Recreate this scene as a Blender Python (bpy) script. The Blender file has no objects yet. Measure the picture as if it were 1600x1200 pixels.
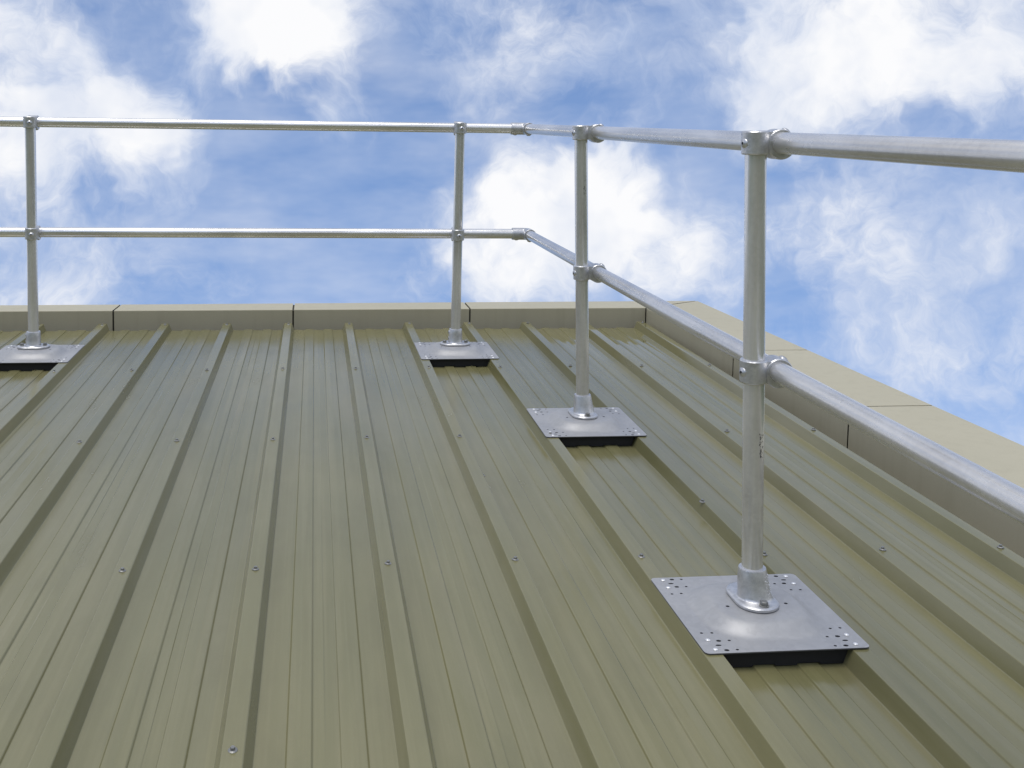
import bpy, bmesh, math, random
from mathutils import Vector, Matrix
from mathutils.geometry import delaunay_2d_cdt

random.seed(4)
scene = bpy.context.scene
col = scene.collection
R = math.radians
PITCH = R(20.0)                         # roof pitch
# everything is modelled in the plane of the roof (ribs along Y, across X) and tipped up as a whole
TIP = Matrix.Translation((0, 0, 6.0)) @ Matrix.Rotation(PITCH, 4, 'X')

# ---------------------------------------------------------------- camera
def make_camera():
    cd = bpy.data.cameras.new('camera')
    cam = bpy.data.objects.new('camera', cd)
    col.objects.link(cam)
    pi, ya, ro = R(-4.6113), R(-5.8362), R(0.833)
    fw = Vector((-math.sin(ya) * math.cos(pi), math.cos(ya) * math.cos(pi), math.sin(pi)))
    r = fw.cross(Vector((0, 0, 1))).normalized()
    u = r.cross(fw)
    r2 = math.cos(ro) * r + math.sin(ro) * u
    u2 = -math.sin(ro) * r + math.cos(ro) * u
    m = Matrix((r2, u2, -fw)).transposed().to_4x4()
    m.translation = Vector((0.1393, 0.2936, 1.1781))
    cam.matrix_world = TIP @ m
    cd.sensor_fit = 'HORIZONTAL'
    cd.sensor_width = 36.0
    cd.lens = 1644.1736 / 1600 * 36.0
    cd.shift_x = (800 - 658.4142) / 1600
    cd.shift_y = (317.7572 - 600) / 1600
    cd.clip_start = 0.02
    cd.clip_end = 20000
    scene.camera = cam
make_camera()

# ---------------------------------------------------------------- sky and sun
SUN_EL, SUN_AZ = 60.0, -158.0            # azimuth from +Y towards +X
SKY_STRENGTH = 0.15
BLUE_GAIN = (1.18, 1.22, 1.32)
CLOUD = 6.6                             # times strength = cloud white
# cloud banks of the day: azimuth, elevation, angular radius, density
BANKS = [
    (-15.8, 20.8, 4.1, 0.9), (-12.7, 19.1, 3.6, 0.9), (-9.9, 20.0, 2.6, 1.0), (-9.4, 17.7, 2.3, 1.0), (-16.0, 23.0, 2.8, 0.5), (-14.9, 17.3, 2.9, 0.4),
    (-4.6, 24.7, 3.0, 1.1), (-0.8, 24.2, 3.7, 1.2), (0.3, 22.2, 2.1, 0.8), (-2.4, 27.1, 5.0, 1.2), (9.3, 24.4, 3.8, 0.7), (14.2, 23.8, 3.0, 0.4),
    (10.0, 22.0, 2.1, 0.3), (12.4, 12.9, 4.1, 1.07), (14.7, 15.2, 3.4, 0.98), (16.8, 15.4, 2.4, 0.98), (9.5, 11.3, 3.8, 0.82), (18.3, 11.9, 3.0, 0.74),
    (19.9, 15.2, 2.0, 0.49), (24.2, 23.4, 4.2, 0.68), (28.7, 22.1, 4.6, 0.84), (26.5, 19.8, 2.9, 0.68), (30.9, 19.4, 2.7, 0.61), (35.2, 21.5, 4.0, 0.84),
    (36.7, 18.4, 2.5, 0.68), (33.1, 17.5, 2.4, 0.38), (28.0, 14.0, 2.8, 0.41), (30.6, 14.4, 2.4, 0.41), (26.1, 13.9, 1.9, 0.34), (30.3, 8.3, 3.3, 0.54),
    (31.2, 6.3, 3.5, 0.48), (21.2, 11.0, 3.3, 0.7), (35.4, 11.5, 1.4, 0.41), (34.1, 10.4, 1.2, 0.41), (34.2, 5.5, 3.4, 0.27), (27.6, 10.2, 3.7, 0.17),
    (-15.0, 10.7, 2.8, 0.8), (-12.5, 11.2, 1.9, 0.7), (-15.6, 14.0, 1.9, 0.5), (-13.8, 14.3, 1.3, 0.5), (2.5, 14.9, 7.0, -0.35), (-8.5, 23.8, 2.6, -0.35),
    (20.4, 20.2, 3.3, -0.35),]

def azel(az, el):
    return Vector((math.sin(R(az)) * math.cos(R(el)), math.cos(R(az)) * math.cos(R(el)), math.sin(R(el))))

def make_world():
    w = bpy.data.worlds.new('World')
    scene.world = w
    w.use_nodes = True
    w.cycles.sampling_method = 'MANUAL'
    w.cycles.sample_map_resolution = 512
    nt = w.node_tree
    nt.nodes.clear()
    N, L = nt.nodes, nt.links
    def node(t, **kw):
        n = N.new(t)
        for k, v in kw.items():
            setattr(n, k, v)
        return n
    def math_(op, a, b=None, c=None, clamp=False):
        n = node('ShaderNodeMath', operation=op, use_clamp=clamp)
        for i, v in enumerate((a, b, c)):
            if v is None:
                continue
            if isinstance(v, (int, float)):
                n.inputs[i].default_value = v
            else:
                L.new(v, n.inputs[i])
        return n.outputs[0]
    def vmath(op, a, b=None):
        n = node('ShaderNodeVectorMath', operation=op)
        for i, v in enumerate((a, b)):
            if v is None:
                continue
            if isinstance(v, (tuple, Vector)):
                n.inputs[i].default_value = v
            else:
                L.new(v, n.inputs[i])
        return n
    def maprange(v, a, b, c, d, kind='LINEAR'):
        n = node('ShaderNodeMapRange', interpolation_type=kind)
        L.new(v, n.inputs[0])
        for i, q in enumerate((a, b, c, d)):
            n.inputs[i + 1].default_value = q
        return n.outputs[0]
    def noise(vec, scale, detail, rough, dist=0.0):
        n = node('ShaderNodeTexNoise')
        L.new(vec, n.inputs['Vector'])
        n.inputs['Scale'].default_value = scale
        n.inputs['Detail'].default_value = detail
        n.inputs['Roughness'].default_value = rough
        n.inputs['Distortion'].default_value = dist
        return n
    tc = node('ShaderNodeTexCoord')
    d = vmath('NORMALIZE', tc.outputs['Generated']).outputs[0]
    # clear sky: the air is clean, so the blue holds down towards the horizon
    lift = vmath('MULTIPLY', d, (1, 1, 0.55))
    lift = vmath('ADD', lift.outputs[0], (0, 0, 0.34)).outputs[0]
    lift = vmath('NORMALIZE', lift).outputs[0]
    sky = node('ShaderNodeTexSky', sky_type='NISHITA')
    sky.sun_disc = False
    sky.sun_elevation = R(SUN_EL)
    sky.sun_rotation = R(SUN_AZ)
    sky.altitude = 200
    sky.air_density = 1.0
    sky.dust_density = 0.6
    sky.ozone_density = 1.6
    L.new(lift, sky.inputs['Vector'])
    gain = node('ShaderNodeMix', data_type='RGBA', blend_type='MULTIPLY')
    gain.inputs[0].default_value = 1
    L.new(sky.outputs[0], gain.inputs[6])
    gain.inputs[7].default_value = BLUE_GAIN + (1,)
    # clouds
    wn = noise(d, 7.0, 4, 0.6)
    warp = vmath('SUBTRACT', wn.outputs['Color'], (0.5, 0.5, 0.5)).outputs[0]
    warp = vmath('MULTIPLY', warp, (0.15, 0.15, 0.15)).outputs[0]
    dw = vmath('NORMALIZE', vmath('ADD', d, warp).outputs[0]).outputs[0]
    total = None
    for az, el, rad, wgt in BANKS:
        c = azel(az, el)
        dot = vmath('DOT_PRODUCT', dw, c).outputs['Value']
        v = maprange(dot, math.cos(R(rad * 1.4)), 1.0, 0.0, min(wgt, 1.05) * 0.86)
        total = v if total is None else math_('ADD', total, v)
    # the same broken cover over the rest of the sky
    low = noise(dw, 3.2, 2, 0.5).outputs['Fac']
    rest = maprange(low, 0.34, 0.58, 0.0, 1.3)
    view = vmath('DOT_PRODUCT', d, azel(10, 13)).outputs['Value']
    mixw = maprange(view, math.cos(R(40)), math.cos(R(28)), 0.0, 1.0, 'SMOOTHSTEP')
    mx = node('ShaderNodeMix', data_type='FLOAT')
    L.new(mixw, mx.inputs[0]); L.new(rest, mx.inputs[2]); L.new(total, mx.inputs[3])
    dens = mx.outputs[0]
    fine = noise(dw, 12.0, 8, 0.66).outputs['Fac']
    fine = maprange(fine, 0.0, 1.0, -1.4, 1.4)
    dens = math_('ADD', dens, fine)
    alpha = maprange(dens, -0.10, 1.35, 0.0, 0.97, 'SMOOTHSTEP')
    # thin veils
    st = vmath('MULTIPLY', d, (4.0, 4.0, 11.0)).outputs[0]
    veil = noise(st, 1.6, 4, 0.6).outputs['Fac']
    veil = maprange(veil, 0.34, 0.78, 0.02, 0.50)
    alpha = math_('SUBTRACT', math_('ADD', alpha, veil), math_('MULTIPLY', alpha, veil))
    body = wn.outputs['Fac']
    core = maprange(dens, 0.6, 1.6, 0.0, 0.5)
    lit = math_('ADD', maprange(body, 0.36, 0.64, 0.0, 0.75), core, clamp=True)
    cc = node('ShaderNodeMix', data_type='RGBA')
    L.new(lit, cc.inputs[0])
    cc.inputs[6].default_value = (0.56 * CLOUD, 0.65 * CLOUD, 0.84 * CLOUD, 1)
    cc.inputs[7].default_value = (CLOUD, CLOUD, CLOUD * 1.01, 1)
    out = node('ShaderNodeMix', data_type='RGBA')
    L.new(alpha, out.inputs[0]); L.new(gain.outputs[2], out.inputs[6]); L.new(cc.outputs[2], out.inputs[7])
    bg = node('ShaderNodeBackground')
    bg.inputs['Strength'].default_value = SKY_STRENGTH
    L.new(out.outputs[2], bg.inputs['Color'])
    wo = node('ShaderNodeOutputWorld')
    L.new(bg.outputs[0], wo.inputs[0])
make_world()

sd = bpy.data.lights.new('sun', 'SUN')
sd.energy = 1.9
sd.angle = R(32)
sd.color = (1.0, 0.96, 0.89)
sun = bpy.data.objects.new('sun', sd)
col.objects.link(sun)
sun.rotation_euler = azel(SUN_AZ, SUN_EL).to_track_quat('Z', 'Y').to_euler()
sun.location = (0, 0, 20)

scene.view_settings.view_transform = 'Standard'
scene.view_settings.look = 'None'
scene.view_settings.exposure = 0.0
scene.view_settings.gamma = 1.0
scene.view_settings.use_curve_mapping = False

# ---------------------------------------------------------------- materials
def material(name, build):
    m = bpy.data.materials.new(name)
    m.use_nodes = True
    nt = m.node_tree
    b = nt.nodes['Principled BSDF']
    build(nt, b)
    return m

class G:
    """small helper for node graphs"""
    def __init__(s, nt):
        s.nt = nt; s.N = nt.nodes; s.L = nt.links
        s.obj = s.N.new('ShaderNodeTexCoord').outputs['Object']
    def scaled(s, v):
        n = s.N.new('ShaderNodeVectorMath'); n.operation = 'MULTIPLY'
        s.L.new(s.obj, n.inputs[0]); n.inputs[1].default_value = v
        return n.outputs[0]
    def noise(s, v, scale, detail=4, rough=0.55, dist=0):
        n = s.N.new('ShaderNodeTexNoise')
        s.L.new(s.scaled(v), n.inputs['Vector'])
        n.inputs['Scale'].default_value = scale; n.inputs['Detail'].default_value = detail
        n.inputs['Roughness'].default_value = rough; n.inputs['Distortion'].default_value = dist
        return n.outputs['Fac']
    def voronoi(s, v, scale):
        n = s.N.new('ShaderNodeTexVoronoi')
        s.L.new(s.scaled(v), n.inputs['Vector']); n.inputs['Scale'].default_value = scale
        return n.outputs['Color']
    def mr(s, v, a, b, c, d, kind='LINEAR'):
        n = s.N.new('ShaderNodeMapRange'); n.interpolation_type = kind
        s.L.new(v, n.inputs[0])
        for i, q in enumerate((a, b, c, d)):
            n.inputs[i + 1].default_value = q
        return n.outputs[0]
    def math(s, op, a, b):
        n = s.N.new('ShaderNodeMath'); n.operation = op
        for i, v in enumerate((a, b)):
            if isinstance(v, (int, float)): n.inputs[i].default_value = v
            else: s.L.new(v, n.inputs[i])
        return n.outputs[0]
    def mix(s, f, a, b, blend='MIX'):
        n = s.N.new('ShaderNodeMix'); n.data_type = 'RGBA'; n.blend_type = blend
        for i, v in ((0, f), (6, a), (7, b)):
            if isinstance(v, (int, float)): n.inputs[i].default_value = v
            elif isinstance(v, tuple): n.inputs[i].default_value = v + (1,) if len(v) == 3 else v
            else: s.L.new(v, n.inputs[i])
        return n.outputs[2]
    def bump(s, h, strength, dist, bsdf):
        n = s.N.new('ShaderNodeBump')
        n.inputs['Strength'].default_value = strength; n.inputs['Distance'].default_value = dist
        s.L.new(h, n.inputs['Height']); s.L.new(n.outputs[0], bsdf.inputs['Normal'])

def m_roof(nt, b):
    g = G(nt)
    big = g.noise((1, 0.35, 1), 2.2, 5, 0.6, 0.3)
    streak = g.noise((26, 0.5, 4), 1.6, 6, 0.65)
    dirt = g.noise((1, 0.3, 1), 9, 5, 0.6)
    speck = g.noise((1, 1, 1), 260, 2, 0.5)
    c = g.mix(g.mr(big, 0.3, 0.7, 0, 1), (0.146, 0.139, 0.063), (0.181, 0.168, 0.083))
    c = g.mix(g.mr(streak, 0.45, 0.75, 0, 0.45), c, (0.222, 0.202, 0.108))
    c = g.mix(g.mr(dirt, 0.50, 0.85, 0, 0.45), c, (0.112, 0.104, 0.052))
    c = g.mix(g.mr(speck, 0.60, 0.85, 0, 0.12), c, (0.30, 0.28, 0.22))
    chalk = g.noise((1.4, 0.22, 1), 3.1, 6, 0.62, 0.8)
    c = g.mix(g.mr(chalk, 0.50, 0.74, 0, 0.26), c, (0.240, 0.212, 0.132))
    info = g.N.new('ShaderNodeObjectInfo')
    c = g.mix(1.0, c, g.mix(info.outputs['Random'], (0.93, 0.94, 0.95), (1.06, 1.05, 1.03)), 'MULTIPLY')
    nt.links.new(c, b.inputs['Base Color'])
    # rain still lies in the corner by the parapets
    sep = g.N.new('ShaderNodeSeparateXYZ'); g.L.new(g.obj, sep.inputs[0])
    wx = g.mr(sep.outputs[0], 1.15, 1.60, 0, 1, 'SMOOTHSTEP')
    wy = g.mr(sep.outputs[1], 4.7, 5.8, 0, 1, 'SMOOTHSTEP')
    wn = g.noise((2.0, 0.5, 1), 2.5, 2, 0.5)
    wet = g.math('MULTIPLY', wx, wy)
    wet = g.mr(g.math('ADD', wet, g.mr(wn, 0.2, 0.8, -0.15, 0.15)), 0.25, 0.9, 0, 1, 'SMOOTHSTEP')
    r = g.mr(dirt, 0.3, 0.8, 0.15, 0.28)
    r = g.math('ADD', r, g.mr(big, 0.3, 0.7, -0.03, 0.05))
    r = g.math('MULTIPLY', r, g.mr(wet, 0, 1, 1.0, 0.22))
    g.L.new(r, b.inputs['Roughness'])
    b.inputs['Specular IOR Level'].default_value = 0.6
    dent = g.noise((3.0, 0.8, 1), 2.0, 2, 0.5)
    h = g.math('ADD', dent, g.math('MULTIPLY', speck, 0.006))
    g.bump(h, 0.35, 0.004, b)

def m_coping(nt, b):
    g = G(nt)
    big = g.noise((1, 1, 1), 1.5, 4, 0.6)
    sp = g.noise((1, 1, 1), 420, 2, 0.5)
    c = g.mix(g.mr(big, 0.3, 0.7, 0, 1), (0.388, 0.358, 0.256), (0.418, 0.386, 0.280))
    c = g.mix(g.mr(sp, 0.35, 0.7, 0, 0.5), c, (0.35, 0.322, 0.228))
    nt.links.new(c, b.inputs['Base Color'])
    b.inputs['Roughness'].default_value = 0.55
    run = g.noise((14, 14, 0.6), 1.3, 4, 0.6)
    c = g.mix(g.mr(run, 0.5, 0.78, 0, 0.22), c, (0.25, 0.225, 0.145))
    nt.links.new(c, b.inputs['Base Color'])
    wav = g.noise((1, 1, 1), 2.6, 2, 0.5)
    g.bump(g.math('ADD', wav, g.math('MULTIPLY', sp, 0.02)), 0.4, 0.006, b)

def m_galv(base, rough, along, spangle=0.16):
    def f(nt, b):
        g = G(nt)
        st = [60, 60, 60]; st['XYZ'.index(along)] = 0.8
        streak = g.noise(tuple(st), 1.0, 4, 0.6)
        pt = [9, 9, 9]; pt['XYZ'.index(along)] = 2.2
        patch = g.noise(tuple(pt), 1.0, 5, 0.6, 0.4)
        c = g.mix(g.mr(patch, 0.36, 0.66, 0, 1), tuple(x * 0.80 for x in base), tuple(min(1, x * 1.10) for x in base))
        c = g.mix(g.mr(streak, 0.48, 0.72, 0, 0.35), c, tuple(x * 0.72 for x in base))
        v = g.voronoi((1, 1, 1), 120)
        bw = g.N.new('ShaderNodeRGBToBW'); g.L.new(v, bw.inputs[0])
        c = g.mix(g.mr(bw.outputs[0], 0.2, 0.8, 0, spangle), c, tuple(min(1, x * 1.25) for x in base))
        nt.links.new(c, b.inputs['Base Color'])
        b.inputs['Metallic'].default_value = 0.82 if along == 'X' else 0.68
        g.L.new(g.mr(patch, 0.3, 0.7, rough - 0.04, rough + 0.07), b.inputs['Roughness'])
    return f

def m_cast(nt, b):
    g = G(nt)
    n = g.noise((1, 1, 1), 60, 6, 0.7)
    f = g.noise((1, 1, 1), 300, 3, 0.6)
    c = g.mix(g.mr(n, 0.35, 0.7, 0, 1), (0.46, 0.465, 0.48), (0.66, 0.66, 0.67))
    nt.links.new(c, b.inputs['Base Color'])
    b.inputs['Metallic'].default_value = 0.75
    b.inputs['Roughness'].default_value = 0.33
    g.bump(g.math('ADD', n, g.math('MULTIPLY', f, 0.6)), 0.5, 0.0016, b)

def m_plate(nt, b):
    g = G(nt)
    n = g.noise((1, 1, 1), 9, 5, 0.6, 0.5)
    s = g.noise((90, 3, 3), 1.0, 5, 0.6)
    c = g.mix(g.mr(n, 0.35, 0.7, 0, 1), (0.335, 0.335, 0.34), (0.375, 0.375, 0.38))
    c = g.mix(g.mr(s, 0.5, 0.8, 0, 0.3), c, (0.34, 0.34, 0.35))
    nt.links.new(c, b.inputs['Base Color'])
    v = g.voronoi((1, 1, 1), 90)
    bw = g.N.new('ShaderNodeRGBToBW'); g.L.new(v, bw.inputs[0])
    c = g.mix(g.mr(bw.outputs[0], 0.2, 0.8, 0, 0.18), c, (0.50, 0.50, 0.51))
    nt.links.new(c, b.inputs['Base Color'])
    b.inputs['Metallic'].default_value = 0.4
    g.L.new(g.mr(n, 0.3, 0.7, 0.46, 0.54), b.inputs['Roughness'])

def m_plain(colr, rough, metal=0.0):
    def f(nt, b):
        g = G(nt)
        n = g.noise((1, 1, 1), 120, 3, 0.6)
        c = g.mix(g.mr(n, 0.3, 0.7, 0, 1), tuple(x * 0.8 for x in colr), colr)
        nt.links.new(c, b.inputs['Base Color'])
        b.inputs['Roughness'].default_value = rough
        b.inputs['Metallic'].default_value = metal
    return f

def m_ground(nt, b):
    g = G(nt)
    n = g.noise((1, 1, 1), 0.02, 6, 0.6)
    f = g.noise((1, 1, 1), 1.5, 5, 0.7)
    c = g.mix(g.mr(n, 0.4, 0.6, 0, 1), (0.055, 0.085, 0.03), (0.10, 0.10, 0.045))
    c = g.mix(g.mr(f, 0.4, 0.7, 0, 0.5), c, (0.04, 0.06, 0.02))
    nt.links.new(c, b.inputs['Base Color'])
    b.inputs['Roughness'].default_value = 0.95

M = dict(
    roof=material('olive_coated_steel', m_roof),
    coping=material('beige_coated_aluminium', m_coping),
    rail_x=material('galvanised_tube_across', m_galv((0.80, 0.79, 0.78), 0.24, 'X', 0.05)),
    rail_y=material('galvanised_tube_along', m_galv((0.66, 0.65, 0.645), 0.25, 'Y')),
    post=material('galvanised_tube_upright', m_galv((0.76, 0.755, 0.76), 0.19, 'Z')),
    cast=material('galvanised_casting', m_cast),
    plate=material('grey_steel_plate', m_plate),
    plate_edge=material('shaded_plate_edge', m_plain((0.10, 0.10, 0.105), 0.5, 0.3)),  # shade put into the edge colour so the plate holes read black
    rubber=material('rubber_and_gap_shade', m_plain((0.012, 0.012, 0.013), 0.8)),  # one black for the rubber strips and the shade under the plate
    shadow_gap=material('shadow_gap_backing', m_plain((0.05, 0.045, 0.03), 0.8)),  # dark carrier colour gives the open panel joints their shade
    screw=material('zinc_screw', m_plain((0.26, 0.26, 0.25), 0.42, 0.6)),
    socket=material('dark_screw_recess', m_plain((0.02, 0.02, 0.022), 0.6)),
    rivet=material('bright_rivet', m_plain((0.86, 0.86, 0.87), 0.3, 0.5)),
    ground=material('grass_fields', m_ground),
    wall=material('grey_cladding', m_plain((0.30, 0.30, 0.28), 0.7)),
)

# ---------------------------------------------------------------- mesh helpers
def mesh_obj(name, bm, mat, parent=None, smooth=False):
    me = bpy.data.meshes.new(name)
    bmesh.ops.recalc_face_normals(bm, faces=bm.faces)
    bm.to_mesh(me); bm.free()
    me.materials.append(M[mat])
    if smooth:
        for p in me.polygons:
            p.use_smooth = True
        try:
            me.set_sharp_from_angle(angle=R(35))
        except Exception:
            pass
    return link(name, me, parent)

def link(name, me, parent=None):
    o = bpy.data.objects.new(name, me)
    col.objects.link(o)
    if parent is not None:
        o.parent = parent
    return o

def thing(name, label, cat, group=None):
    o = bpy.data.objects.new(name, None)
    o.empty_display_size = 0.2
    col.objects.link(o)
    o.matrix_world = TIP
    o['label'] = label; o['category'] = cat
    if group: o['group'] = group
    return o

def frame(d):
    d = Vector(d).normalized()
    ref = Vector((0, 0, 1)) if abs(d.z) < 0.9 else Vector((1, 0, 0))
    a = (ref - ref.dot(d) * d).normalized()
    b = d.cross(a)
    return d, a, b

def lathe(bm, o, d, prof, n=40, closed=True):
    """prof: (distance along axis, radius); rings skinned, ends capped"""
    d, a, b = frame(d)
    o = Vector(o)
    rings = []
    for t, r in prof:
        if r < 1e-6:
            rings.append([bm.verts.new(o + d * t)])
        else:
            rings.append([bm.verts.new(o + d * t + (a * math.cos(2 * math.pi * i / n) + b * math.sin(2 * math.pi * i / n)) * r) for i in range(n)])
    for p, q in zip(rings, rings[1:]):
        for i in range(n):
            j = (i + 1) % n
            if len(p) == 1 and len(q) == 1: continue
            if len(p) == 1: bm.faces.new((p[0], q[i], q[j]))
            elif len(q) == 1: bm.faces.new((p[i], q[0], p[j]))
            else: bm.faces.new((p[i], q[i], q[j], p[j]))
    if closed:
        for g in (rings[0], rings[-1]):
            if len(g) > 2: bm.faces.new(g)

def loft(bm, loops, cap=True):
    vs = [[bm.verts.new(p) for p in l] for l in loops]
    n = len(vs[0])
    for p, q in zip(vs, vs[1:]):
        for i in range(n):
            j = (i + 1) % n
            bm.faces.new((p[i], p[j], q[j], q[i]))
    if cap:
        bm.faces.new(vs[0]); bm.faces.new(vs[-1])

def round_poly(pts, r, seg=3):
    """round the inner corners of an open polyline"""
    out = [Vector(pts[0])]
    for a, b, c in zip(pts, pts[1:], pts[2:]):
        a, b, c = Vector(a), Vector(b), Vector(c)
        u, v = (a - b), (c - b)
        rr = min(r, u.length * 0.4, v.length * 0.4)
        p, q = b + u.normalized() * rr, b + v.normalized() * rr
        for i in range(seg + 1):
            t = i / seg
            out.append((1 - t) ** 2 * p + 2 * t * (1 - t) * b + t * t * q)
    out.append(Vector(pts[-1]))
    return out

# ---------------------------------------------------------------- ground
bm = bmesh.new()
bmesh.ops.create_grid(bm, x_segments=8, y_segments=8, size=6000)
gr = mesh_obj('ground', bm, 'ground')
gr['kind'] = 'structure'

# ---------------------------------------------------------------- roof
P = 1 / 3                                # rib pitch
RH = 0.038                               # rib height
YE, YN = 6.088, -6.0                    # upper end and lower end of the sheets
roof = thing('roof', 'olive green ribbed metal roof sloping up to the beige parapets', 'roof')

def rib(x, dz=0.0):
    return [(x - 0.0345, 0.0), (x - 0.0200, RH + dz), (x + 0.0200, RH + dz), (x + 0.0345, 0.0)]
def pan(x):
    """two shallow stiffeners between the ribs at x and x+P"""
    s = []
    for a, b in ((0.282, 0.425), (0.585, 0.735)):
        s += [(x + a * P - 0.0014, -0.0016), (x + a * P + 0.0014, 0.0032), (x + (a + b) / 2 * P, 0.0040), (x + b * P - 0.0014, 0.0032), (x + b * P + 0.0014, -0.0016)]
        if a < 0.5: s.append((x + 0.5 * P, -0.0006))
    return s

ridx = random.Random(11)
def make_sheet(k0, lift):
    prof = [((k0 * P) - 0.052, 0.0)]
    for k in range(k0, k0 + 4):
        prof += rib(k * P)
        if k < k0 + 3: prof += pan(k * P)
    x_end = (k0 + 3) * P + 0.046
    prof.append((x_end, 0.0))
    prof = round_poly([(x, z, 0) for x, z in prof], 0.0022, 3)
    ys = [YN + (YE - YN) * i / 80 for i in range(81)]
    bm = bmesh.new()
    rows = []
    ph = [ridx.uniform(0, 6.28) for _ in range(8)]
    for y in ys:
        row = []
        for q in prof:
            f = (q.x - k0 * P) / P
            wob = 0.0009 * math.sin(y * 2.1 + ph[int(max(0, min(7, f * 2)))]) * math.sin(math.pi * (f % 1.0)) ** 2
            jag = 0.0012 * math.sin(q.x * 31) if y == ys[-1] else 0
            row.append(bm.verts.new((q.x, y + jag, q.y + lift + wob)))
        rows.append(row)
    for a, b in zip(rows, rows[1:]):
        for i in range(len(a) - 1):
            bm.faces.new((a[i], a[i + 1], b[i + 1], b[i]))
    o = mesh_obj('roof_sheet', bm, 'roof', roof, True)
    md = o.modifiers.new('thickness', 'SOLIDIFY')
    md.thickness = 0.0008; md.offset = -1
    wn = o.modifiers.new('normals', 'WEIGHTED_NORMAL'); wn.weight = 100; wn.keep_sharp = True
    return o

sheets = {}
for i, k0 in enumerate((-12, -9, -6, -3, 0, 3)):
    sheets[k0] = make_sheet(k0, 0.0 if i % 2 else 0.0011)

# fixing screws: hexagon head on a dished washer
def screw_mesh():
    bm = bmesh.new()
    lathe(bm, (0, 0, 0), (0, 0, 1), [(0, 0.0090), (0.0012, 0.0088), (0.0028, 0.0062)], 16)
    lathe(bm, (0, 0, 0.0028), (0, 0, 1), [(0, 0.0047), (0.0042, 0.0047), (0.0050, 0.0040)], 6)
    me = bpy.data.meshes.new('screw'); bmesh.ops.recalc_face_normals(bm, faces=bm.faces)
    bm.to_mesh(me); bm.free(); me.materials.append(M['screw'])
    return me
SCREW = screw_mesh()
def put_screw(x, y, z, k):
    k0 = max(q for q in sheets if q <= min(k, 5) and q <= k) if k > -12 else -12
    o = link('screw', SCREW, sheets[min(k0, 3)])
    o.location = (x + random.uniform(-0.002, 0.002), y + random.uniform(-0.008, 0.008), z + 0.0012)
    o.rotation_euler = (random.uniform(-0.09, 0.09), random.uniform(-0.09, 0.09), random.uniform(0, 1.05))
for k in range(-5, 7):
    for y in (5.0167, 3.9727, 2.8982):
        if y == 3.9727 and k == 4: continue
        if y == 2.8982 and k < -2: continue
        put_screw(k * P, y, RH, k)
    put_screw(k * P + 0.004, YE - 0.035, RH, k)
put_screw(0.0, 2.1201, RH, 0)
put_screw(4 * P - 0.022, 3.288, RH - 0.002, 4)
put_screw(0.7011, 3.650, 0.0, 2)

# ---------------------------------------------------------------- parapets of folded panels
def panel(parent, a0, a1, b0, b1):
    """folded sheet: a0,a1 inner top edge, b0,b1 outer top edge (x, y, z)"""
    prof = []
    for i, o in ((a0, b0), (a1, b1)):
        i, o = Vector(i), Vector(o)
        prof.append(round_poly([i + Vector((0, 0, -0.205)), i, o, o + Vector((0, 0, -0.25))], 0.005, 4))
    bm = bmesh.new()
    va = [bm.verts.new(p) for p in prof[0]]; vb = [bm.verts.new(p) for p in prof[1]]
    for i in range(len(va) - 1):
        bm.faces.new((va[i], vb[i], vb[i + 1], va[i + 1]))
    me = bpy.data.meshes.new('panel')
    bm.normal_update()
    if max(bm.faces, key=lambda f: f.calc_area()).normal.z < -0.5:
        bmesh.ops.reverse_faces(bm, faces=bm.faces)
    bm.to_mesh(me); bm.free(); me.materials.append(M['coping'])
    for p in me.polygons: p.use_smooth = True
    o = link('panel', me, parent)
    md = o.modifiers.new('thickness', 'SOLIDIFY'); md.thickness = 0.003; md.offset = -1
    wn = o.modifiers.new('normals', 'WEIGHTED_NORMAL'); wn.weight = 100; wn.keep_sharp = True
    return o

def core(parent, ends):
    """dark carrier behind the panels; shows only in the joints"""
    bm = bmesh.new()
    loops = []
    for i, o in ends:
        i, o = Vector(i), Vector(o)
        w = (o - i).normalized() * 0.008
        i, o = i + w + Vector((0, 0, -0.008)), o - w + Vector((0, 0, -0.008))
        loops.append([Vector((i.x, i.y, -0.35)), i, o, Vector((o.x, o.y, -0.35))])
    loft(bm, loops)
    return mesh_obj('core', bm, 'shadow_gap', parent)

YI, YO = YE + 0.08, 6.405
GAP = 0.0048
def rin(x): return (x, YI, 0.0998 + 0.0016 * x)
def rout(x): return (x, YO, 0.0935 + 0.0034 * x)
def sin_(d): return (2.060 + 0.060 * d, YI - d, 0.1005)
def sout(d): return (2.462 + 0.031 * d, YI - d, 0.1005)
rear = thing('parapet_wall', 'low beige parapet along the top end of the roof', 'parapet')
xs = [-4.92, -3.93, -2.94, -1.948, -0.959, 0.026, 1.027]
for x0, x1 in zip(xs, xs[1:]):
    panel(rear, rin(x0 + GAP), rin(x1 - GAP), rout(x0 + GAP), rout(x1 - GAP))
panel(rear, rin(xs[-1] + GAP), rin(2.060 - GAP), rout(xs[-1] + GAP), (2.452 - GAP * 2, YO, 0.1005))
core(rear, [(rin(-4.9), rout(-4.9)), (rin(2.05), (2.43, YO, 0.1005))])
side = thing('parapet_wall', 'low beige parapet running down the right edge of the roof', 'parapet')
ds = [0.0, 1.12, 2.10, 3.10, 4.10, 5.10, 6.10, 7.10, 8.10, 9.10, 10.10, 11.10, 12.10]
for i, (d0, d1) in enumerate(zip(ds, ds[1:])):
    b0 = (2.456, YO - GAP, 0.1005) if i == 0 else sout(d0 + GAP)
    panel(side, sin_(d0 + GAP), sin_(d1 - GAP), b0, sout(d1 - GAP))
core(side, [(sin_(0.03), sout(-0.20)), (sin_(12.05), sout(12.05))])

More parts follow.
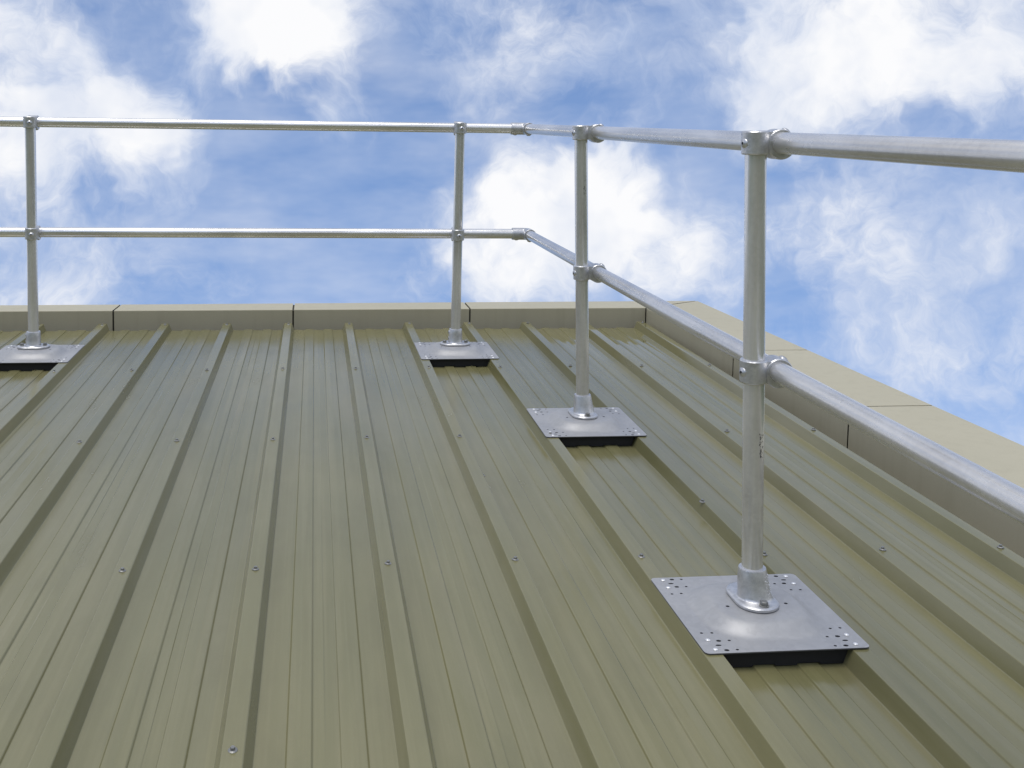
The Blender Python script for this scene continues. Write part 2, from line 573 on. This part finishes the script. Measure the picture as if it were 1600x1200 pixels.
# walls below the eaves carry the roof
bm = bmesh.new()
zt = -0.14
pts = [(-4.88, YN), (2.44, YN), (2.44, 6.39), (-4.88, 6.39)]
Mi = TIP.inverted()
top = [TIP @ Vector((x, y, zt)) for x, y in pts]
loft(bm, [[Vector((p.x, p.y, 0.0)) for p in top], top])
bw = mesh_obj('building', bm, 'wall')
bw['label'] = 'plain grey building body under the olive metal roof'; bw['category'] = 'building'

# ---------------------------------------------------------------- guardrail
gd = thing('guardrail', 'galvanised tube guardrail with two rails standing on grey base plates', 'guardrail')
PR = 0.02415                             # tube radius
LY = 0.0
H1, H2 = 1.1349, 0.6115
ZP = RH + 0.0050                         # top of the plate's flat
DOME = 0.023
OFF = 0.055
POSTS = [  # x, y, lean across, runs along
    (-1.1835, 5.385, 0.000, 'x'), (0.8375, 5.385, 0.006, 'x'), (1.1610, 4.130, -0.0335, 'y'), (1.1683, 2.586, -0.0330, 'y')]
YTOP = YMID = 5.385 + OFF
def XS(h): return 1.1647 - 0.0333 * h + OFF

def plate_mesh():
    h = 0.187
    rc = 0.012
    def inside(x, y):
        ax, ay = abs(x), abs(y)
        if ax > h or ay > h: return False
        if ax > h - rc and ay > h - rc:
            return (ax - h + rc) ** 2 + (ay - h + rc) ** 2 <= rc * rc * 1.001
        return True
    def z(x, y):
        r = ((abs(x) / 0.138) ** 3.0 + (abs(y) / 0.138) ** 3.0) ** (1 / 3.0)
        t = max(0, min(1, (1 - r) / 0.27))
        return DOME * (t - 0.03 * math.sin(2 * math.pi * t))
    holes = []
    for sx in (-1, 1):
        for sy in (-1, 1):
            for cx, cy, rx, ry in ((0.050, 0.053, 0.0052, 0.0036), (0.042, 0.034, 0.0062, 0.0027), (0.052, 0.012, 0.0052, 0.0036),
                                   (0.025, 0.090, 0.0032, 0.0027), (0.0485, 0.089, 0.0032, 0.0027), (0.074, 0.053, 0.0032, 0.0027), (0.076, 0.0125, 0.0032, 0.0027)):
                holes.append((sx * (h - cx), sy * (h - cy), rx * 1.12, ry * 1.2))
    holes += [(-0.072, -0.022, 0.0045, 0.004), (0.070, -0.018, 0.0045, 0.004)]
    vs, es = [], []
    def loop(pts):
        s = len(vs)
        vs.extend(Vector(p) for p in pts)
        es.extend((s + i, s + (i + 1) % len(pts)) for i in range(len(pts)))
    out = []
    for cx, cy, a0 in ((h - rc, h - rc, 0), (-h + rc, h - rc, 90), (-h + rc, -h + rc, 180), (h - rc, -h + rc, 270)):
        for i in range(6):
            a = R(a0 + i * 18)
            out.append((cx + rc * math.cos(a), cy + rc * math.sin(a)))
    loop(out)
    for cx, cy, rx, ry in holes:
        loop([(cx + rx * math.cos(R(a)), cy + ry * math.sin(R(a))) for a in range(0, 360, 30)])
    n = 46
    for i in range(1, n):
        for j in range(1, n):
            x, y = -h + 2 * h * i / n, -h + 2 * h * j / n
            if any(((x - cx) / (rx + 0.003)) ** 2 + ((y - cy) / (ry + 0.003)) ** 2 < 1 for cx, cy, rx, ry in holes): continue
            if inside(x, y): vs.append(Vector((x, y)))
    r = delaunay_2d_cdt(vs, es, [], 0, 1e-6)
    bm = bmesh.new()
    bv = [bm.verts.new((p.x, p.y, z(p.x, p.y))) for p in r[0]]
    for f in r[2]:
        c = sum((Vector(r[0][i]) for i in f), Vector((0, 0))) / len(f)
        if any(((c.x - cx) / rx) ** 2 + ((c.y - cy) / ry) ** 2 < 0.98 for cx, cy, rx, ry in holes): continue
        if not inside(c.x, c.y): continue
        try: bm.faces.new([bv[i] for i in f])
        except ValueError: pass
    loose = [v for v in bm.verts if not v.link_faces]
    bmesh.ops.delete(bm, geom=loose, context='VERTS')
    bmesh.ops.recalc_face_normals(bm, faces=bm.faces)
    if sum(f.normal.z for f in bm.faces) < 0:
        bmesh.ops.reverse_faces(bm, faces=bm.faces)
    for e in bm.edges:
        if len(e.link_faces) < 2: e.smooth = False
    me = bpy.data.meshes.new('base_plate')
    bm.to_mesh(me); bm.free()
    for p in me.polygons: p.use_smooth = True
    me.materials.append(M['plate']); me.materials.append(M['plate_edge'])
    return me

def rivet_mesh():
    bm = bmesh.new()
    lathe(bm, (0, 0, 0), (0, 0, 1), [(0, 0.0058), (0.0014, 0.0053), (0.0026, 0.0034), (0.0031, 0.0)], 14)
    me = bpy.data.meshes.new('rivet'); bmesh.ops.recalc_face_normals(bm, faces=bm.faces)
    bm.to_mesh(me); bm.free(); me.materials.append(M['rivet'])
    for p in me.polygons: p.use_smooth = True
    return me

def pad_mesh():
    """black block for rubber strips and gap shade between plate and pan, notched over the stiffeners"""
    bm = bmesh.new()
    prof = [(-0.135, 0.004), (-P / 2 + 0.282 * P - 0.004, 0.004)]
    lo = [(-0.1335, 0.0010)]
    for a, b in ((0.282, 0.425), (0.585, 0.735)):
        x0, x1 = (a - 0.5) * P, (b - 0.5) * P
        lo += [(x0 - 0.003, 0.0010), (x0, 0.0050), (x1, 0.0050), (x1 + 0.003, 0.0010)]
    lo += [(0.1335, 0.0010)]
    hi = [(0.1430, RH - 0.0015), (-0.1430, RH - 0.0015)]
    pts = lo + hi
    loft(bm, [[Vector((x, y, z)) for x, z in pts] for y in (-0.172, 0.172)])
    loft(bm, [[Vector((sx * 0.182, sy * 0.182, z)) for sx, sy in ((-1, -1), (1, -1), (1, 1), (-1, 1))] for z in (RH - 0.0012, RH + 0.0012)])
    me = bpy.data.meshes.new('rubber_gap_shade'); bmesh.ops.recalc_face_normals(bm, faces=bm.faces)
    bm.to_mesh(me); bm.free(); me.materials.append(M['rubber'])
    return me

def bolt_mesh():
    bm = bmesh.new()
    lathe(bm, (0, 0, 0), (0, 0, 1), [(0, 0.0115), (0.0018, 0.0115), (0.0022, 0.0105)], 20)
    lathe(bm, (0, 0, 0.0022), (0, 0, 1), [(0, 0.0088), (0.0075, 0.0088), (0.0090, 0.0074)], 6)
    me = bpy.data.meshes.new('bolt'); bmesh.ops.recalc_face_normals(bm, faces=bm.faces)
    bm.to_mesh(me); bm.free(); me.materials.append(M['screw'])
    return me

def set_screw_mesh():
    """boss with a socket-head grub screw; two materials"""
    bm = bmesh.new()
    lathe(bm, (0, 0, -0.006), (0, 0, 1), [(0, 0.0125), (0.006, 0.0118), (0.0090, 0.0090), (0.0090, 0.0058), (0.0105, 0.0055), (0.0105, 0.0034)], 18, False)
    n0 = len(bm.faces)
    lathe(bm, (0, 0, 0.0030), (0, 0, 1), [(0, 0.0036), (0.0004, 0.0)], 6, False)
    bm.faces.ensure_lookup_table()
    me = bpy.data.meshes.new('set_screw'); bmesh.ops.recalc_face_normals(bm, faces=bm.faces)
    for f in bm.faces: f.material_index = 1 if f.index >= n0 else 0
    bm.to_mesh(me); bm.free()
    me.materials.append(M['cast']); me.materials.append(M['socket'])
    for p in me.polygons: p.use_smooth = p.index < n0
    return me

PLATE, RIVET, PAD, BOLT, SET = plate_mesh(), rivet_mesh(), pad_mesh(), bolt_mesh(), set_screw_mesh()

def put_set(parent, pos, d):
    o = link('set_screw', SET, parent)
    o.location = pos
    o.rotation_euler = Vector(d).to_track_quat('Z', 'Y').to_euler()
    return o

def ellipse_ring(c, rx, ry, n=40, shift=(0, 0)):
    return [Vector((c[0] + shift[0] + rx * math.cos(2 * math.pi * i / n), c[1] + shift[1] + ry * math.sin(2 * math.pi * i / n), c[2])) for i in range(n)]

for pi_, (x, y, lx, run) in enumerate(POSTS):
    base = Vector((x, y, 0))
    d = Vector((lx, LY, 1)).normalized()
    at = lambda h, base=base, lx=lx: base + Vector((lx * h, LY * h, h))
    pcx = (2.5 * P if pi_ == 1 else -3.5 * P if pi_ == 0 else 3.5 * P) + (0, 0.002, -0.004, 0.0)[pi_]
    pcy = (5.358, 5.358, 4.118, 2.578)[pi_]
    # plate
    pl = link('base_plate', PLATE, gd)
    pl.location = (pcx, pcy, ZP)
    pl.rotation_euler = (0, 0, (0.0, 0.004, -0.006, 0.003)[pi_])
    md = pl.modifiers.new('thickness', 'SOLIDIFY'); md.thickness = 0.0028; md.offset = -1; md.material_offset_rim = 1
    for sx in (-1, 1):
        for sy in (-1, 1):
            for cx, cy in ((0.027, 0.057), (0.028, 0.0156)):
                rv = link('rivet', RIVET, pl)
                rv.location = (sx * (0.187 - cx), sy * (0.187 - cy), 0.0002)
    pd = link('rubber_gap_shade', PAD, pl)
    pd.location = (0, 0, -ZP + 0.0007)
    # flange with socket leaning to stand plumb
    zf = ZP + DOME + 0.0002
    fc = at(zf); fc.z = zf
    bm = bmesh.new()
    def stadium(hl, r, z, n=24):
        pts = []
        for i in range(n + 1):
            a = -math.pi / 2 + math.pi * i / n
            pts.append((hl + r * math.cos(a), r * math.sin(a)))
        for i in range(n + 1):
            a = math.pi / 2 + math.pi * i / n
            pts.append((-hl + r * math.cos(a), r * math.sin(a)))
        if run == 'y': pts = [(-q, p_) for p_, q in pts]
        return [Vector((fc.x + a, fc.y + b, z)) for a, b in pts]
    loft(bm, [stadium(0.025, 0.0465, zf), stadium(0.025, 0.0495, zf + 0.0025), stadium(0.025, 0.0495, zf + 0.0075), stadium(0.025, 0.0470, zf + 0.0100), stadium(0.025, 0.0410, zf + 0.0112)])
    ztop = at(zf + 0.078)
    dd, a_, b_ = frame(d)
    # socket: round at the top, spreading towards the flange, longer on the downhill side
    def ring_at(c, rad, t):
        """t=1: square to the post, t=0: flat on the flange"""
        nrm = (Vector((0, 0, 1)) * (1 - t) + d * t).normalized()
        e1 = Vector((1, 0, 0)); e1 = (e1 - e1.dot(nrm) * nrm).normalized(); e2 = nrm.cross(e1)
        return [c + (e1 * math.cos(2 * math.pi * i / 40) + e2 * math.sin(2 * math.pi * i / 40)) * rad for i in range(40)]
    sh = Vector((0.003, -0.008, 0)) if run == 'y' else Vector((0, -0.003, 0))
    r0 = 0.0385 if run == 'y' else 0.0345
    loops = [ring_at(at(zf + 0.009) + sh, r0 + 0.007, 0), ring_at(at(zf + 0.013) + sh, r0 + 0.0015, 0), ring_at(at(zf + 0.018) + sh * 0.9, r0, 0.1),
             ring_at(at(zf + 0.050) + sh * 0.3, (r0 + 0.0318) / 2, 0.65), ring_at(ztop - d * 0.003, 0.0318, 1), ring_at(ztop, 0.0308, 1), ring_at(ztop - d * 0.001, PR + 0.0008, 1)]
    loft(bm, loops)
    fl = mesh_obj('flange', bm, 'cast', gd, True)
    for s in (-1, 1):
        bo = link('bolt', BOLT, fl)
        bo.location = (fc.x + (s * 0.053 if run == 'x' else 0.004), fc.y + (s * 0.055 if run == 'y' else 0) - 0.002, zf + 0.0110)
        bo.rotation_euler = (0, 0, random.uniform(0, 1))
    if run == 'x':
        for hh in (0.032, 0.062):
            put_set(fl, at(zf + hh) + Vector((-0.031, -0.004, 0)), (-1, -0.15, 0.05))
    else:
        put_set(fl, at(zf + 0.045) + Vector((0.010, 0.034, 0)), (0.2, 1, 0.1))
    if run == 'y':
        # worn raised foundry lettering, too small to read, in three upright rows
        bm = bmesh.new()
        rr = random.Random(30 + pi_)
        for ang, n0, sz in ((-0.62, 8, 0.0030), (-0.84, 7, 0.0022), (-1.02, 6, 0.0017)):
            for q in range(n0):
                if rr.random() < 0.12: continue
                t = 0.024 + 0.046 * q / n0
                rad = r0 + (0.0318 - r0) * (t - 0.018) / 0.058 + 0.0003
                n_ = Vector((math.cos(ang), math.sin(ang), 0.08)).normalized()
                c_ = at(zf + t) + sh * (1 - t / 0.078) + n_ * rad
                tt = Vector((-math.sin(ang), math.cos(ang), 0))
                for e in range(2):
                    o_ = c_ + tt * sz * rr.uniform(-0.7, 0.7) + d * sz * rr.uniform(-0.5, 0.5)
                    a1, a2 = (sz * rr.choice((0.25, 0.7)), sz * rr.choice((0.25, 0.6)))
                    loft(bm, [[o_ + tt * sx * a1 + d * sy * a2 + n_ * w_ for sx, sy in ((-1, -1), (1, -1), (1, 1), (-1, 1))] for w_ in (-0.001, 0.0008)])
        mesh_obj('raised_lettering', bm, 'rivet', fl)
    # post
    hb, ht = zf + 0.012, H1 + 0.0235
    bm = bmesh.new()
    ln = (at(ht) - at(hb)).length
    lathe(bm, at(hb), d, [(0, PR), (ln - 0.0015, PR), (ln, PR - 0.0015)], 48)
    po = mesh_obj('post', bm, 'post', gd, True)
    if run == 'y':
        # remains of the maker's dotted ink print on the tube
        bm = bmesh.new()
        rr = random.Random(60 + pi_)
        h0, n1, ang0 = ((0.93, 16, -1.25), (0.44, 34, -1.15))[pi_ - 2]
        for q in range(n1):
            ang = ang0 + rr.uniform(-0.25, 0.25)
            n_ = Vector((math.cos(ang), math.sin(ang), 0)); tt = Vector((-math.sin(ang), math.cos(ang), 0))
            c_ = at(h0 + rr.uniform(-0.03, 0.03)) + n_ * PR
            w1 = rr.uniform(0.0006, 0.0013)
            loft(bm, [[c_ + tt * sx * w1 + d * sy * w1 * 1.3 + n_ * w_ for sx, sy in ((-1, -1), (1, -1), (1, 1), (-1, 1))] for w_ in (-0.0006, 0.0002)])
        mesh_obj('ink_print', bm, 'socket', po)
    # clamps
    for lvl, h in (('top', H1), ('mid', H2)):
        pc = at(h)
        bm = bmesh.new()
        half = 0.0265
        if lvl == 'top':
            prof = [(-half, PR + 0.001), (-half, 0.0300), (-half + 0.0025, 0.0318), (half - 0.003, 0.0318), (half, 0.0295), (half + 0.0008, 0.0)]
        else:
            prof = [(-half, PR + 0.0006), (-half, 0.0300), (-half + 0.0025, 0.0318), (half - 0.0025, 0.0318), (half, 0.0300), (half, PR + 0.0006)]
        lathe(bm, pc, d, prof, 44)
        if run == 'x':
            rc = Vector((pc.x, YTOP if lvl == 'top' else YMID, h)); rd = Vector((1, 0, 0)); out = Vector((0, 1, 0))
        else:
            rc = Vector((XS(h), pc.y, h)); rd = Vector((0, 1, 0)); out = Vector((1, 0, 0))
        hl = 0.0235
        low = Vector((0, 0, -0.003))
        lathe(bm, rc - rd * hl + low, rd, [(0, PR + 0.004), (0, 0.0320), (0.003, 0.0345), (2 * hl - 0.003, 0.0345), (2 * hl, 0.0320), (2 * hl, PR + 0.004)], 44)
        # web joining the two sleeves
        mid_ = (pc + rc) / 2
        e1 = out; e2 = rd; e3 = e1.cross(e2).normalized()
        hw = (0.010, 0.0225, 0.0245)
        bm2 = bmesh.ops.create_cube(bm, size=1.0)['verts']
        for v in bm2:
            v.co = mid_ + e1 * v.co.x * 2 * hw[0] + e2 * v.co.y * 2 * hw[1] + e3 * v.co.z * 2 * hw[2]
        cl = mesh_obj('clamp', bm, 'cast', gd, True)
        if run == 'x':
            put_set(cl, pc + Vector((0.004, -0.0305, -0.002)), (0.05, -1, 0.15))
            put_set(cl, rc + Vector((0.012 if pi_ == 0 else -0.012, 0.010, -0.033)), (0, 0.25, -1))
        else:
            put_set(cl, pc + Vector((-0.0300, -0.007, -0.002)), (-1, -0.22, 0.0))
            put_set(cl, rc + Vector((0.020, 0.0, 0.026)), (0.7, 0.0, 0.8))

# rails
def tube(name, a, b, mat):
    a, b = Vector(a), Vector(b)
    bm = bmesh.new()
    L_ = (b - a).length
    n = max(2, int(L_ / 0.5))
    lathe(bm, a, b - a, [(L_ * i / n, PR) for i in range(n + 1)], 48)
    return mesh_obj(name, bm, mat, gd, True)

for h, yy in ((H1, YTOP), (H2, YMID)):
    corner = Vector((XS(h), yy, h))
    tube('rail', (-3.9, yy, h), corner + Vector((-0.045, 0, 0)), 'rail_x')
    tube('rail', corner + Vector((0, -0.045, 0)), (XS(h), -0.9, h), 'rail_y')
    # elbow: two sleeves and a rounded knuckle
    bm = bmesh.new()
    er = 0.0298
    lathe(bm, corner + Vector((-0.078, 0, 0)), (1, 0, 0), [(0, PR + 0.0006), (0, er - 0.0015), (0.002, er), (0.052, er)], 40, False)
    lathe(bm, corner + Vector((0, -0.078, 0)), (0, 1, 0), [(0, PR + 0.0006), (0, er - 0.0015), (0.002, er), (0.052, er)], 40, False)
    # quarter bend between the sleeves
    loops = []
    for i in range(9):
        a = R(90) * i / 8
        c0 = corner + Vector((-0.026, -0.026, 0))
        c = c0 + Vector((0.026 * math.sin(a), 0.026 * math.cos(a), 0))
        rad = Vector((math.sin(a), math.cos(a), 0))
        loops.append([c + (rad * math.cos(2 * math.pi * j / 40) + Vector((0, 0, 1)) * math.sin(2 * math.pi * j / 40)) * (er if math.cos(2 * math.pi * j / 40) > -0.8 else er * 0.98) for j in range(40)])
    loft(bm, loops, False)
    el = mesh_obj('elbow', bm, 'cast', gd, True)
    put_set(el, corner + Vector((-0.055, 0, -0.0285)), (0, -0.1, -1))
    put_set(el, corner + Vector((0, -0.055, -0.0305)), (-0.1, 0, -1))
